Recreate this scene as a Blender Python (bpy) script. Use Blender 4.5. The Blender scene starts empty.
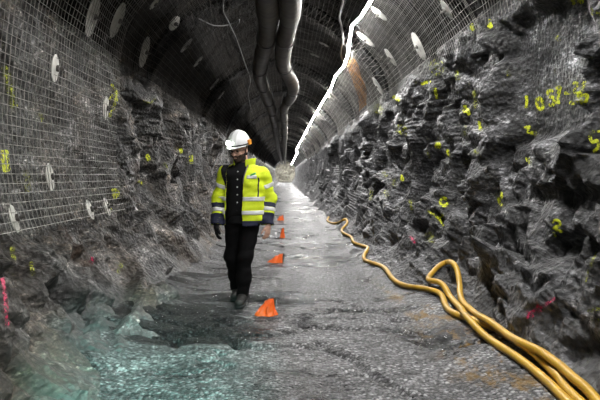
import bpy, math, random
import numpy as np
from mathutils import Vector, Matrix
from mathutils.bvhtree import BVHTree

random.seed(7)
C = bpy.context.scene
COL = C.collection
PI = math.pi

# ------------------------------------------------------------------ basics
def mesh_np(name, V, Q, mat, parent=None, smooth=False):
    """one mesh object from vertex array V (n,3) and quad/tri array Q"""
    V = np.asarray(V, np.float32); Q = np.asarray(Q, np.int32)
    me = bpy.data.meshes.new(name)
    n, k = Q.shape
    me.vertices.add(len(V)); me.vertices.foreach_set('co', V.ravel())
    me.loops.add(n * k); me.loops.foreach_set('vertex_index', Q.ravel())
    me.polygons.add(n)
    me.polygons.foreach_set('loop_start', np.arange(0, n * k, k, dtype=np.int32))
    me.polygons.foreach_set('loop_total', np.full(n, k, np.int32))
    me.polygons.foreach_set('use_smooth', np.full(n, smooth, bool))
    me.update(calc_edges=True); me.validate()
    if mat: me.materials.append(mat)
    o = bpy.data.objects.new(name, me); COL.objects.link(o)
    if parent: o.parent = parent
    return o

def empty(name, loc=(0, 0, 0), rz=0):
    o = bpy.data.objects.new(name, None); COL.objects.link(o)
    o.location = loc; o.rotation_euler = (0, 0, rz); o.empty_display_size = .1
    return o

def tag(o, label=None, cat=None, group=None, kind=None):
    if label: o['label'] = label
    if cat: o['category'] = cat
    if group: o['group'] = group
    if kind: o['kind'] = kind
    return o

class MB:
    """collects quads"""
    def __init__(s): s.V = []; s.Q = []; s.n = 0
    def add(s, V, Q):
        V = np.asarray(V, float); Q = np.asarray(Q, int)
        s.V.append(V); s.Q.append(Q + s.n); s.n += len(V)
    def grid(s, G, wrap=False):
        a, b = G.shape[:2]
        I = np.arange(a * b).reshape(a, b)
        if wrap: I = np.concatenate([I, I[:, :1]], 1)
        Q = np.stack([I[:-1, :-1], I[1:, :-1], I[1:, 1:], I[:-1, 1:]], -1).reshape(-1, 4)
        s.add(G.reshape(-1, 3), Q)
    def tube(s, P, r, sides=3, caps=False):
        P = np.asarray(P, float)
        if len(P) < 2: return
        T = np.gradient(P, axis=0); T /= np.linalg.norm(T, axis=1)[:, None] + 1e-9
        up = np.array([0, 0, 1.]) if abs(T[0, 2]) < .9 else np.array([1., 0, 0])
        N = np.zeros_like(P); n = up - T[0] * (up @ T[0]); n /= np.linalg.norm(n)
        for i in range(len(P)):
            n = n - T[i] * (n @ T[i]); n /= np.linalg.norm(n) + 1e-9; N[i] = n
        B = np.cross(T, N)
        r = np.broadcast_to(np.asarray(r, float), (len(P),))
        a = np.linspace(0, 2 * PI, sides, endpoint=False)
        G = P[:, None] + r[:, None, None] * (N[:, None] * np.cos(a)[None, :, None] + B[:, None] * np.sin(a)[None, :, None])
        if caps:
            G = np.concatenate([np.repeat(P[:1, None], sides, 1), G, np.repeat(P[-1:, None], sides, 1)], 0)
        s.grid(G, wrap=True)
    def lathe(s, prof, axis_o, axis_d, seg=24):
        """prof: (r, h) pairs around axis"""
        d = np.asarray(axis_d, float); d /= np.linalg.norm(d)
        u = np.cross(d, [0, 1, 0.3]); u /= np.linalg.norm(u); v = np.cross(d, u)
        a = np.linspace(0, 2 * PI, seg, endpoint=False)
        ring = u[None] * np.cos(a)[:, None] + v[None] * np.sin(a)[:, None]
        G = np.array([np.asarray(axis_o) + d * h + ring * r for r, h in prof])
        s.grid(G, wrap=True)
    def box(s, c, size, R=None):
        v = np.array([[x, y, z] for x in (-.5, .5) for y in (-.5, .5) for z in (-.5, .5)]) * np.asarray(size)
        if R is not None: v = v @ np.asarray(R).T
        s.add(v + np.asarray(c), [[0, 1, 3, 2], [4, 6, 7, 5], [0, 4, 5, 1], [2, 3, 7, 6], [0, 2, 6, 4], [1, 5, 7, 3]])
    def build(s, name, mat, parent=None, smooth=False):
        return mesh_np(name, np.concatenate(s.V), np.concatenate(s.Q), mat, parent, smooth)

def catmull(P, n):
    """smooth resample of a polyline"""
    P = np.asarray(P, float)
    E = np.concatenate([2 * P[:1] - P[1:2], P, 2 * P[-1:] - P[-2:-1]])
    out = []
    for i in range(len(P) - 1):
        p0, p1, p2, p3 = E[i:i + 4]
        t = np.linspace(0, 1, n, endpoint=False)[:, None]
        out.append(.5 * (2 * p1 + (p2 - p0) * t + (2 * p0 - 5 * p1 + 4 * p2 - p3) * t ** 2 + (3 * p1 - p0 - 3 * p2 + p3) * t ** 3))
    out.append(P[-1:])
    return np.concatenate(out)

# ------------------------------------------------------------------ numpy noise
def hsh(i, j, k, seed):
    h = (i.astype(np.int64) * 374761393 + j.astype(np.int64) * 668265263 + k.astype(np.int64) * 2147483647 + seed * 974634541) & 0xFFFFFFFF
    h = ((h ^ (h >> 13)) * 1274126177) & 0xFFFFFFFF
    h = ((h ^ (h >> 16)) * 2246822519) & 0xFFFFFFFF
    h = h ^ (h >> 15)
    return (h & 0xFFFFFF) / float(0x1000000)

def vnoise(P, seed=0):
    I = np.floor(P).astype(np.int64); f = P - I; f = f * f * (3 - 2 * f)
    r = 0
    for a in (0, 1):
        for b in (0, 1):
            for c in (0, 1):
                w = (f[..., 0] if a else 1 - f[..., 0]) * (f[..., 1] if b else 1 - f[..., 1]) * (f[..., 2] if c else 1 - f[..., 2])
                r = r + w * hsh(I[..., 0] + a, I[..., 1] + b, I[..., 2] + c, seed)
    return r * 2 - 1

def fbm(P, oct=4, seed=0):
    r = 0; a = .5
    for o in range(oct):
        r = r + a * vnoise(P * 2 ** o + 17.3 * o, seed + o); a *= .5
    return r

def facets(P, seed=0, tilt=1.1):
    """each Voronoi cell is a plane with its own height and tilt: broken, blocky rock"""
    I = np.floor(P).astype(np.int64)
    best = np.full(P.shape[:-1], 1e9); h = np.zeros(P.shape[:-1])
    for a in (-1, 0, 1):
        for b in (-1, 0, 1):
            for c in (-1, 0, 1):
                i, j, k = I[..., 0] + a, I[..., 1] + b, I[..., 2] + c
                d = np.stack([P[..., 0] - i - hsh(i, j, k, seed + 1), P[..., 1] - j - hsh(i, j, k, seed + 2), P[..., 2] - k - hsh(i, j, k, seed + 3)], -1)
                q = (d * d).sum(-1)
                m = q < best
                if not m.any(): continue
                best[m] = q[m]
                im, jm, km, dm = i[m], j[m], k[m], d[m]
                hh = (hsh(im, jm, km, seed + 4) - .5) * 1.3
                for ax in range(3):
                    hh = hh + tilt * (hsh(im, jm, km, seed + 5 + ax) - .5) * 2 * dm[:, ax]
                h[m] = hh
    return h

def sstep(a, b, x):
    t = np.clip((x - a) / (b - a), 0, 1); return t * t * (3 - 2 * t)

# ------------------------------------------------------------------ camera
CAM = np.array([0, 0, 1.35]); FPX = 620.0; KD = FPX / 433.0
cd = bpy.data.cameras.new('camera'); cam = bpy.data.objects.new('camera', cd); COL.objects.link(cam)
cam.location = CAM; cd.sensor_width = 36; cd.lens = FPX * 36 / 600; cd.clip_end = 300; cd.clip_start = .05
cam.rotation_euler = Vector((15, FPX, -24)).to_track_quat('-Z', 'Y').to_euler()
C.camera = cam
RM = np.array(cam.rotation_euler.to_matrix())
def ray(px, py):
    d = RM @ np.array([(px - 300) / FPX, -(py - 200) / FPX, -1.0]); return d / np.linalg.norm(d)

# ------------------------------------------------------------------ materials
def new_mat(name):
    m = bpy.data.materials.new(name); m.use_nodes = True
    return m, m.node_tree.nodes, m.node_tree.links, m.node_tree.nodes['Principled BSDF']
def mat(name, col, rough=.6, metal=0, spec=.5, bump=0, bscale=60, var=0, vscale=8):
    m, N, L, B = new_mat(name)
    B.inputs['Base Color'].default_value = (*col, 1); B.inputs['Roughness'].default_value = rough
    B.inputs['Metallic'].default_value = metal; B.inputs['Specular IOR Level'].default_value = spec
    tc = N.new('ShaderNodeTexCoord')
    n = N.new('ShaderNodeTexNoise'); n.inputs['Scale'].default_value = bscale; n.inputs['Detail'].default_value = 4
    L.new(tc.outputs['Object'], n.inputs['Vector'])
    if bump:
        b = N.new('ShaderNodeBump'); b.inputs['Strength'].default_value = bump; b.inputs['Distance'].default_value = .01
        L.new(n.outputs['Fac'], b.inputs['Height']); L.new(b.outputs['Normal'], B.inputs['Normal'])
    if var:
        n2 = N.new('ShaderNodeTexNoise'); n2.inputs['Scale'].default_value = vscale; n2.inputs['Detail'].default_value = 6
        L.new(tc.outputs['Object'], n2.inputs['Vector'])
        r = N.new('ShaderNodeValToRGB')
        r.color_ramp.elements[0].position = .3; r.color_ramp.elements[1].position = .7
        r.color_ramp.elements[0].color = (*[c * (1 - var) for c in col], 1)
        r.color_ramp.elements[1].color = (*[min(1, c * (1 + var)) for c in col], 1)
        L.new(n2.outputs['Fac'], r.inputs['Fac']); L.new(r.outputs['Color'], B.inputs['Base Color'])
    return m

def ramp(N, stops):
    r = N.new('ShaderNodeValToRGB'); e = r.color_ramp.elements
    while len(e) < len(stops): e.new(.5)
    for i, (p, c) in enumerate(stops): e[i].position = p; e[i].color = (*c, 1)
    return r
def noise(N, L, co, scale, detail=6, rough=.6, stretch=None, dist=0):
    n = N.new('ShaderNodeTexNoise'); n.inputs['Scale'].default_value = scale; n.inputs['Detail'].default_value = detail
    n.inputs['Roughness'].default_value = rough; n.inputs['Distortion'].default_value = dist
    if stretch:
        mp = N.new('ShaderNodeMapping'); mp.inputs['Scale'].default_value = stretch[0]; mp.inputs['Rotation'].default_value = stretch[1]
        L.new(co, mp.inputs['Vector']); co = mp.outputs['Vector']
    L.new(co, n.inputs['Vector']); return n
def mix(N, L, fac, a, b, mode='MIX'):
    x = N.new('ShaderNodeMix'); x.data_type = 'RGBA'; x.blend_type = mode
    for s, v in ((0, fac), (6, a), (7, b)):
        if isinstance(v, (int, float)): x.inputs[s].default_value = v
        elif isinstance(v, tuple): x.inputs[s].default_value = (*v, 1)
        else: L.new(v, x.inputs[s])
    return x.outputs[2]

def rock_material(name, dark, mid, light, stain=None, moss=.5, rust=0, rlo=.35, rhi=.7, spec=.5):
    m, N, L, B = new_mat(name)
    co = N.new('ShaderNodeTexCoord').outputs['Object']
    n1 = noise(N, L, co, 2.2, 10, .68, ((1, .55, 1.3), (.5, .35, .2)), .6)
    r1 = ramp(N, [(.34, dark), (.52, mid), (.68, light)])
    L.new(n1.outputs['Fac'], r1.inputs['Fac'])
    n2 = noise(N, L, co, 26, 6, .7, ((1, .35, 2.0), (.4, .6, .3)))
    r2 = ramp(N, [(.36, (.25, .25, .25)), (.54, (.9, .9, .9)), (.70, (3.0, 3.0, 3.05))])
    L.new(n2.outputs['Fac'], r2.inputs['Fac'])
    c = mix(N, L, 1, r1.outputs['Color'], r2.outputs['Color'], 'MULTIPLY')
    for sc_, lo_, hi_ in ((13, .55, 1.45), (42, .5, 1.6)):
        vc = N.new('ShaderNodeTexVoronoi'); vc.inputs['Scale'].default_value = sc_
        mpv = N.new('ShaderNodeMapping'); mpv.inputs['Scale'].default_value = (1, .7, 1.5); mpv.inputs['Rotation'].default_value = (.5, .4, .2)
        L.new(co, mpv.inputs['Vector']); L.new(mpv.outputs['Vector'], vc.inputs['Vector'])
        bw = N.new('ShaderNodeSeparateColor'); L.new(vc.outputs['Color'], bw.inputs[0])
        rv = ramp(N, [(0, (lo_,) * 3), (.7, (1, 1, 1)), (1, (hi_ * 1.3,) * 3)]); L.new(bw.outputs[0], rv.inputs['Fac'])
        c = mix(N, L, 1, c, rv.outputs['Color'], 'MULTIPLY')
    if moss:                                            # paler grey mixed in towards the floor, broken up by noise
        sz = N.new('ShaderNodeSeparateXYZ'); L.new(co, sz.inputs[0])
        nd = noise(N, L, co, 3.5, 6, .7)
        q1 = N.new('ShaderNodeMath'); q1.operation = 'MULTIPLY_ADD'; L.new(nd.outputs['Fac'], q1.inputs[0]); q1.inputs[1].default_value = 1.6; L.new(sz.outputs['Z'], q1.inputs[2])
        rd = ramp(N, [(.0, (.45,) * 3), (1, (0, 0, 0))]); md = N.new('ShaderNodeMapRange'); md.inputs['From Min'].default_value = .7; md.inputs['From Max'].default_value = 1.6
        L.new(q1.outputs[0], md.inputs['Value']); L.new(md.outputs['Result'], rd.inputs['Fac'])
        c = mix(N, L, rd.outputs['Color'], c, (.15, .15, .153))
    if stain:
        n3 = noise(N, L, co, .9, 4, .6)
        r3 = ramp(N, [(.45, (0, 0, 0)), (.6, (1, 1, 1))]); L.new(n3.outputs['Fac'], r3.inputs['Fac'])
        c = mix(N, L, r3.outputs['Color'], c, stain, 'MULTIPLY')
    if moss:
        n4 = noise(N, L, co, 7, 8, .7); r4 = ramp(N, [(.63, (0, 0, 0)), (.74, (moss,) * 3)]); L.new(n4.outputs['Fac'], r4.inputs['Fac'])
        c = mix(N, L, r4.outputs['Color'], c, (.12, .13, .02))
    if rust:
        n5 = noise(N, L, co, 1.6, 6, .7); r5 = ramp(N, [(.6, (0, 0, 0)), (.72, (rust,) * 3)]); L.new(n5.outputs['Fac'], r5.inputs['Fac'])
        c = mix(N, L, r5.outputs['Color'], c, (.13, .055, .02))
    L.new(c, B.inputs['Base Color']); B.inputs['Specular IOR Level'].default_value = spec
    n6 = noise(N, L, co, 5, 5, .6); mr = N.new('ShaderNodeMapRange')
    mr.inputs['From Min'].default_value = .35; mr.inputs['From Max'].default_value = .65
    mr.inputs['To Min'].default_value = rlo; mr.inputs['To Max'].default_value = rhi
    L.new(n6.outputs['Fac'], mr.inputs['Value']); L.new(mr.outputs['Result'], B.inputs['Roughness'])
    nb = noise(N, L, co, 45, 8, .75, ((1, .5, 1.6), (.4, .5, .2)))
    vb = N.new('ShaderNodeTexVoronoi'); vb.feature = 'F1'; vb.inputs['Scale'].default_value = 22; vb.inputs['Randomness'].default_value = 1
    L.new(co, vb.inputs['Vector'])
    ad = N.new('ShaderNodeMath'); ad.operation = 'MULTIPLY_ADD'; L.new(vb.outputs['Distance'], ad.inputs[0]); ad.inputs[1].default_value = 1.5; L.new(nb.outputs['Fac'], ad.inputs[2])
    bu = N.new('ShaderNodeBump'); bu.inputs['Strength'].default_value = .9; bu.inputs['Distance'].default_value = .022
    L.new(ad.outputs[0], bu.inputs['Height']); L.new(bu.outputs['Normal'], B.inputs['Normal'])
    return m

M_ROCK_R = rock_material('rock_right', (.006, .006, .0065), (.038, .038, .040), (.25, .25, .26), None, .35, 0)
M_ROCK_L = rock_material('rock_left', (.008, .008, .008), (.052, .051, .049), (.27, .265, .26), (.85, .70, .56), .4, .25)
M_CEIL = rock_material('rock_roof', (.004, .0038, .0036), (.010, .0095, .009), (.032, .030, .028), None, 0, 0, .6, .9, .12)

def floor_material():
    m, N, L, B = new_mat('crushed_rock_floor')
    co = N.new('ShaderNodeTexCoord').outputs['Object']
    n1 = noise(N, L, co, .75, 8, .62, ((1, 1.9, 1), (0, 0, .35)), .8)
    r1 = ramp(N, [(.36, (.022, .022, .023)), (.50, (.12, .12, .124)), (.7, (.30, .30, .305))])
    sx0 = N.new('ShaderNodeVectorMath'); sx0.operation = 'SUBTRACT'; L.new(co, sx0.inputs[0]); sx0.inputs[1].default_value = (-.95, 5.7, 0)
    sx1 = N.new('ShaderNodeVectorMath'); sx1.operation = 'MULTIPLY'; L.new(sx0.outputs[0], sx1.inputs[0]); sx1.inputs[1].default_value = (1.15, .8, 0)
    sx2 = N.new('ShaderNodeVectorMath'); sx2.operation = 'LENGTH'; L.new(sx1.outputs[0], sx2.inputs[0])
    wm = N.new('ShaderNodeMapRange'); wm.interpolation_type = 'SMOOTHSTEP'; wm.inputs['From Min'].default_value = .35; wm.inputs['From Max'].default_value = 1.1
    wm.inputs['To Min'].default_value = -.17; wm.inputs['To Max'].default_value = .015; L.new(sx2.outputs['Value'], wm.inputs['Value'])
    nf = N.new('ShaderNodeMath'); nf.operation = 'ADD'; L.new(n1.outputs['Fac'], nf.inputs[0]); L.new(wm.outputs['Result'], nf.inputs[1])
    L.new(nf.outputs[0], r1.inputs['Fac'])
    v = N.new('ShaderNodeTexVoronoi'); v.inputs['Scale'].default_value = 42; L.new(co, v.inputs['Vector'])
    r2 = ramp(N, [(0, (1.35, 1.35, 1.35)), (.45, (.95, .95, .95)), (.8, (.4, .4, .4))]); L.new(v.outputs['Distance'], r2.inputs['Fac'])
    c = mix(N, L, 1, r1.outputs['Color'], r2.outputs['Color'], 'MULTIPLY')
    bw = N.new('ShaderNodeSeparateColor'); L.new(v.outputs['Color'], bw.inputs[0])
    rv = ramp(N, [(0, (.3, .3, .3)), (.6, (.95, .95, .95)), (1, (2.2, 2.2, 2.2))]); L.new(bw.outputs[0], rv.inputs['Fac'])
    c = mix(N, L, 1, c, rv.outputs['Color'], 'MULTIPLY')
    n3 = noise(N, L, co, 40, 5, .7); r3 = ramp(N, [(.35, (.55, .55, .55)), (.65, (1.35, 1.35, 1.35))]); L.new(n3.outputs['Fac'], r3.inputs['Fac'])
    c = mix(N, L, 1, c, r3.outputs['Color'], 'MULTIPLY')
    # rusty water stain beside the hose on the right
    sx = N.new('ShaderNodeSeparateXYZ'); L.new(co, sx.inputs[0])
    def band(out, a, b, fade):
        q = N.new('ShaderNodeMapRange'); q.interpolation_type = 'SMOOTHSTEP'
        q.inputs['From Min'].default_value = a; q.inputs['From Max'].default_value = b; L.new(out, q.inputs['Value'])
        return q.outputs['Result']
    g1 = band(sx.outputs['X'], 1.0, 1.35, 0)
    g2 = band(sx.outputs['Y'], 8.4, 7.2, 0)
    n4 = noise(N, L, co, 5, 5, .7, ((1, .5, 1), (0, 0, -.35))); r4 = ramp(N, [(.5, (0, 0, 0)), (.62, (1, 1, 1))]); L.new(n4.outputs['Fac'], r4.inputs['Fac'])
    mu = N.new('ShaderNodeMath'); mu.operation = 'MULTIPLY'; L.new(g1, mu.inputs[0]); L.new(g2, mu.inputs[1])
    mu2 = N.new('ShaderNodeMath'); mu2.operation = 'MULTIPLY'; L.new(mu.outputs[0], mu2.inputs[0]); L.new(r4.outputs['Color'], mu2.inputs[1])
    c = mix(N, L, mu2.outputs[0], c, (.20, .115, .02))
    L.new(c, B.inputs['Base Color'])
    r5 = ramp(N, [(.36, (.16,) * 3), (.5, (.36,) * 3), (.7, (.6,) * 3)]); B.inputs['Specular IOR Level'].default_value = .3; L.new(nf.outputs[0], r5.inputs['Fac']); L.new(r5.outputs['Color'], B.inputs['Roughness'])
    nb = noise(N, L, co, 28, 6, .7)
    s1 = N.new('ShaderNodeMath'); s1.operation = 'MULTIPLY_ADD'; L.new(v.outputs['Distance'], s1.inputs[0]); s1.inputs[1].default_value = -.8; L.new(nb.outputs['Fac'], s1.inputs[2])
    bu = N.new('ShaderNodeBump'); bu.inputs['Strength'].default_value = .9; bu.inputs['Distance'].default_value = .035
    L.new(s1.outputs[0], bu.inputs['Height']); L.new(bu.outputs['Normal'], B.inputs['Normal'])
    return m
M_FLOOR = floor_material()
M_WIRE = mat('galvanised_wire', (.17, .162, .15), .5, .35, .5, 0, 0, .35, 3)
M_WIRED = mat('shaded_wire', (.055, .05, .045), .6, .2, .3, 0, 0, .35, 3)  # darker copy of the galvanised wire, putting the left vault's shade into its colour
M_RUSTW = mat('rusted_wire', (.26, .125, .03), .7, .2, .3, 0, 0, .85, 3)
M_PLATE = mat('zinc_plate', (.40, .39, .36), .5, .25, .5, .15, 40, .2, 14)
M_BOLT = mat('bolt_steel', (.09, .085, .08), .5, .6)
M_DUCT = mat('duct_fabric', (.055, .046, .034), .5, 0, .35, .8, 9, .6, 4)
M_STRAP = mat('duct_strap', (.03, .03, .03), .6)
M_CABLE = mat('cable_rubber', (.02, .02, .02), .5)
M_CABLEG = mat('cable_grey', (.16, .155, .15), .5)
M_HOSE = mat('hose_rubber', (.46, .27, .025), .42, 0, .45, .15, 90, .16, 9)
M_ORANGE = mat('orange_film', (.90, .16, .02), .45, 0, .5, .25, 30)
M_STAKE = mat('stake_wood', (.05, .045, .04), .7)
M_YEL = mat('hivis_fabric', (.58, .70, .02), .7, 0, .3, .35, 120, .15, 9)
M_REFL = mat('reflective_tape', (.50, .50, .50), .4, .1, .5, .1, 200)
M_NAVY = mat('navy_fabric', (.012, .014, .035), .75, 0, .3, .3, 120)
M_BLACK = mat('black_fabric', (.006, .006, .007), .85, 0, .2, .35, 120)
M_TROUS = mat('black_trouser_fabric', (.004, .004, .0045), .9, 0, .12, .3, 100)
M_SKIN = mat('skin', (.50, .30, .225), .5, 0, .4, .1, 90)
M_BEARD = mat('beard_hair', (.045, .03, .022), .8, 0, .2, .6, 160)
M_HELM = mat('helmet_shell', (.62, .63, .64), .35, 0, .5)
M_EYE = mat('eye', (.04, .03, .025), .2)
M_GLASS = mat('spectacle_frame', (.02, .02, .02), .35)
M_BOOT = mat('boot_leather', (.022, .021, .02), .6, 0, .4, .3, 60, .3, 12)
M_SOLE = mat('boot_sole', (.012, .012, .012), .8)
M_GREEN = mat('green_print', (.03, .30, .07), .6)
M_BUTTON = mat('shirt_button', (.55, .55, .53), .4)
M_STRAPO = mat('orange_strap', (.75, .28, .03), .5)

def emit(name, col, s):
    m, N, L, B = new_mat(name)
    B.inputs['Base Color'].default_value = (*col, 1)
    B.inputs['Emission Color'].default_value = (*col, 1); B.inputs['Emission Strength'].default_value = s
    return m
M_LED = emit('led_diffuser', (1.0, .985, .96), 165)
M_LENS = emit('headlamp_lens', (.88, 1.0, .82), 60)

def paint_mat(name, col, thr):
    m, N, L, B = new_mat(name)
    co = N.new('ShaderNodeTexCoord').outputs['Object']
    B.inputs['Base Color'].default_value = (*col, 1); B.inputs['Roughness'].default_value = .6
    n = noise(N, L, co, 24, 8, .75); r = ramp(N, [(thr - .07, (0, 0, 0)), (thr + .07, (1, 1, 1))]); L.new(n.outputs['Fac'], r.inputs['Fac'])
    L.new(r.outputs['Color'], B.inputs['Alpha'])
    return m
M_PY = paint_mat('yellow_spray', (.50, .55, .015), .48)
M_PYT = paint_mat('thin_yellow_spray', (.30, .33, .03), .53)
M_PP = paint_mat('pink_spray', (.50, .03, .10), .50)

# ------------------------------------------------------------------ tunnel profile
PROF = [(1.15, -.22), (1.40, 0.0), (1.62, .22), (1.92, .60), (2.16, 1.1), (2.30, 1.8), (2.26, 2.55), (2.10, 3.1),
        (1.75, 3.6), (1.30, 3.98), (.70, 4.28), (0, 4.4), (-.65, 4.25), (-1.2, 3.9), (-1.68, 3.4), (-2.02, 2.8),
        (-2.14, 2.2), (-2.16, 1.6), (-2.08, 1.0), (-1.88, .55), (-1.62, .22), (-1.42, 0.0), (-1.15, -.22)]
PC = catmull(PROF, 24)
PS = np.concatenate([[0], np.cumsum(np.linalg.norm(np.diff(PC, axis=0), axis=1))])
TT = PS[-1]
def prof(t):
    x = np.interp(t, PS, PC[:, 0]); z = np.interp(t, PS, PC[:, 1])
    e = .08
    dx = np.interp(t + e, PS, PC[:, 0]) - np.interp(t - e, PS, PC[:, 0]); dz = np.interp(t + e, PS, PC[:, 1]) - np.interp(t - e, PS, PC[:, 1])
    l = np.hypot(dx, dz) + 1e-9
    return x, z, -dz / l, dx / l          # inward normal
_i = np.argmin(np.hypot(PC[:, 0] - 2.10, PC[:, 1] - 3.1)); TR = PS[_i]
_i = np.argmin(np.hypot(PC[:, 0] + 2.02, PC[:, 1] - 2.8)); TL = PS[_i]
_i = np.argmin(np.hypot(PC[:, 0] + 2.06, PC[:, 1] - .88)); TLOW = PS[_i]   # foot of the near left mesh sheet
_i = np.argmin(np.abs(PC[:, 0]) + (PC[:, 1] < 2)); TM = PS[_i]
ROUND = 4.2 * KD
def flare(t, y):
    """every blast round opens outwards a little, then steps back in"""
    y0 = 8.8 * KD - 2.5 * KD * sstep(TR, TL, t)
    u = np.mod((y - y0) / ROUND, 1.0)
    w = sstep(TR - .5, TR + .5, t) * (1 - sstep(TL - .5, TL + .5, t))
    return .20 * u * w - .05
def base(t, y, off=0.0):
    x, z, nx, nz = prof(t)
    f = -flare(t, y) + off
    return np.stack([x + nx * f, np.broadcast_to(y, x.shape) * 1.0, z + nz * f], -1)

YEND = 135.0
ys = [-8.0]
while ys[-1] < 3.2: ys.append(ys[-1] + .25)
while ys[-1] < YEND: ys.append(ys[-1] * 1.0066)
YS = np.array(ys)
TS = np.concatenate([np.linspace(0, TR, 231), np.linspace(TR, TL, 120)[1:], np.linspace(TL, TT, 221)[1:]])
tg, yg = np.meshgrid(TS, YS, indexing='ij')
B0 = base(tg, yg)
_, _, NX, NZ = prof(tg)
sp = np.maximum(.02, yg * .0066)
def octave(cell, seed, rot, st):
    a, b = rot
    R = np.array([[math.cos(a), -math.sin(a), 0], [math.sin(a), math.cos(a), 0], [0, 0, 1]]) @ np.array([[1, 0, 0], [0, math.cos(b), -math.sin(b)], [0, math.sin(b), math.cos(b)]])
    P = B0 @ R / (np.array(st) * cell)
    return facets(P, seed) * np.clip(cell / (sp * 3) - .6, 0, 1)
warp = np.stack([fbm(B0 * 1.7 + 5, 3, 3), fbm(B0 * 1.7 + 9, 3, 4), fbm(B0 * 1.7 + 31, 3, 5)], -1) * .05
Bsave = B0; B0 = B0 + warp
D = .17 * octave(1.1, 10, (.4, .5), (1, 1.2, 1)) + .16 * octave(.52, 30, (-.5, .7), (1, .75, 1.25)) \
    + .075 * octave(.24, 50, (1.1, -.9), (1, .8, 1.2)) + .022 * octave(.10, 70, (.3, 1.2), (1, 1, 1))
B0 = Bsave
D = D + .16 * fbm(B0 * .8, 3, 90) + .010 * fbm(B0 * 6, 3, 91)
wallr = 1 - sstep(TR - .35, TR + .15, tg); walll = sstep(TL - .15, TL + .35, tg)
near_mesh = (1 - sstep(5.1 * KD, 5.5 * KD, yg)) * (1 - sstep(TLOW - .1, TLOW + .35, tg)) * (tg > TM)
rockw = np.maximum(wallr, walll) * (1 - near_mesh)
toe = sstep(.2, 1.2, tg) * (1 - sstep(TT - 1.2, TT - .2, tg))
D = D * (.28 + .72 * rockw) * (.32 + .68 * toe) - .10 * (1 - rockw) + .03 * rockw
_zz = B0[..., 2]
rec = sstep(4.3, 4.7, yg) * (1 - sstep(6.1, 6.5, yg)) * sstep(1.55, 1.8, _zz) * (1 - sstep(2.75, 2.95, _zz)) * (tg < TR)
D = D * (1 - .88 * rec) - .24 * rec
# overhanging lip of rock on the right where the number is painted
for _ in range(1):                                   # weathered edges
    D[1:-1] = (D[:-2] + 2 * D[1:-1] + D[2:]) / 4; D[:, 1:-1] = (D[:, :-2] + 2 * D[:, 1:-1] + D[:, 2:]) / 4
G = B0.copy(); G[..., 0] += .32 * (1 - sstep(4.2 * KD, 5.2 * KD, yg)) * (1 - sstep(.3, 1.6, tg)); G[..., 0] += NX * D; G[..., 2] += NZ * D
G[..., 1] += .05 * fbm(B0 * 2.5, 3, 120) * rockw * np.clip(yg - 3, 0, 1) * np.clip(yg / 11, .5, 1.5)

iR = 230; iL = 230 + 119
def struct(name, i0, i1, m):
    b = MB(); b.grid(G[i0:i1 + 1]); o = b.build(name, m, None, False); return tag(o, kind='structure')
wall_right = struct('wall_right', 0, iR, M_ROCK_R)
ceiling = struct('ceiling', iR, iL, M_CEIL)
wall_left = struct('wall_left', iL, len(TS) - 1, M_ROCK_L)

def gpt(px, py):
    d = ray(px, py); q = CAM - d * (CAM[2] / d[2]); return (q[0], q[1])
CRACKS = [[gpt(*q) for q in ln] for ln in (
    [(318, 342), (335, 350), (352, 356), (368, 372), (392, 381), (410, 392), (420, 399)],
    [(228, 338), (262, 345), (296, 343), (335, 350)], [(300, 322), (345, 328), (380, 330), (430, 336)],
    [(330, 300), (352, 304), (362, 308), (400, 312)], [(150, 318), (190, 322), (225, 333), (240, 345)], [(296, 246), (318, 250), (352, 252)],
    [(350, 371), (372, 372)], [(205, 268), (232, 272), (262, 270)])]
def floorz(x, y):
    x = np.asarray(x, float); y = np.asarray(y, float)
    P = np.stack([x, y, 0 * x], -1)
    z = .07 * fbm(P * np.array([.9, .6, 1]) + 3, 3, 200) + .022 * fbm(P * np.array([2.2, 4.0, 1]), 4, 210)
    r = fbm(P * np.array([.8, 2.6, 1]) + np.stack([.4 * y, 0 * x, 0 * x], -1) + 8, 3, 220)
    z = z - .05 * np.exp(-(r / .035) ** 2) * sstep(.02, .25, fbm(P * .9 + 40, 2, 222) + .15)
    for ln in CRACKS:
        dmin = np.full(x.shape, 9.0)
        for (ax_, ay_), (bx_, by_) in zip(ln[:-1], ln[1:]):
            vx, vy = bx_ - ax_, by_ - ay_; t = np.clip(((x - ax_) * vx + (y - ay_) * vy) / (vx * vx + vy * vy), 0, 1)
            dmin = np.minimum(dmin, np.hypot(x - ax_ - t * vx, y - ay_ - t * vy))
        wd = .035 * (1 + 1.2 * fbm(P * np.array([5, 5, 1]) + 70, 2, 240))
        z = z - .042 * np.exp(-(dmin / np.maximum(wd, .012)) ** 2)
    return z + .10 * sstep(1.0, 1.6, np.abs(x)) - .01
fx = np.linspace(-2.1, 2.3, 270)
fxg, fyg = np.meshgrid(fx, YS, indexing='ij')
fz = floorz(fxg, fyg) + .012 * fbm(np.stack([fxg, fyg, 0 * fxg], -1) * 14, 3, 230) * np.clip(2 - fyg / 11, 0, 1)
b = MB(); b.grid(np.stack([fxg, fyg, fz], -1)[::-1]); floor = b.build('floor', M_FLOOR, None, True); tag(floor, kind='structure')

# far end of the drift
tt = np.linspace(0, TT, 80); e = base(tt, np.full(80, YEND - 1), -.3); cen = np.array([0, YEND - 1, 2.0])
rr = np.linspace(1, 0.02, 24)[:, None, None]
E = cen + (e[None] - cen) * rr; E[..., 1] += .5 * facets(E * 1.2, 300)
b = MB(); b.grid(E, wrap=True); o = b.build('wall_end', mat('end_face_rock', (.45, .43, .36), .8, 0, .3, .5, 20, .4, 2)); tag(o, kind='structure')

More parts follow.
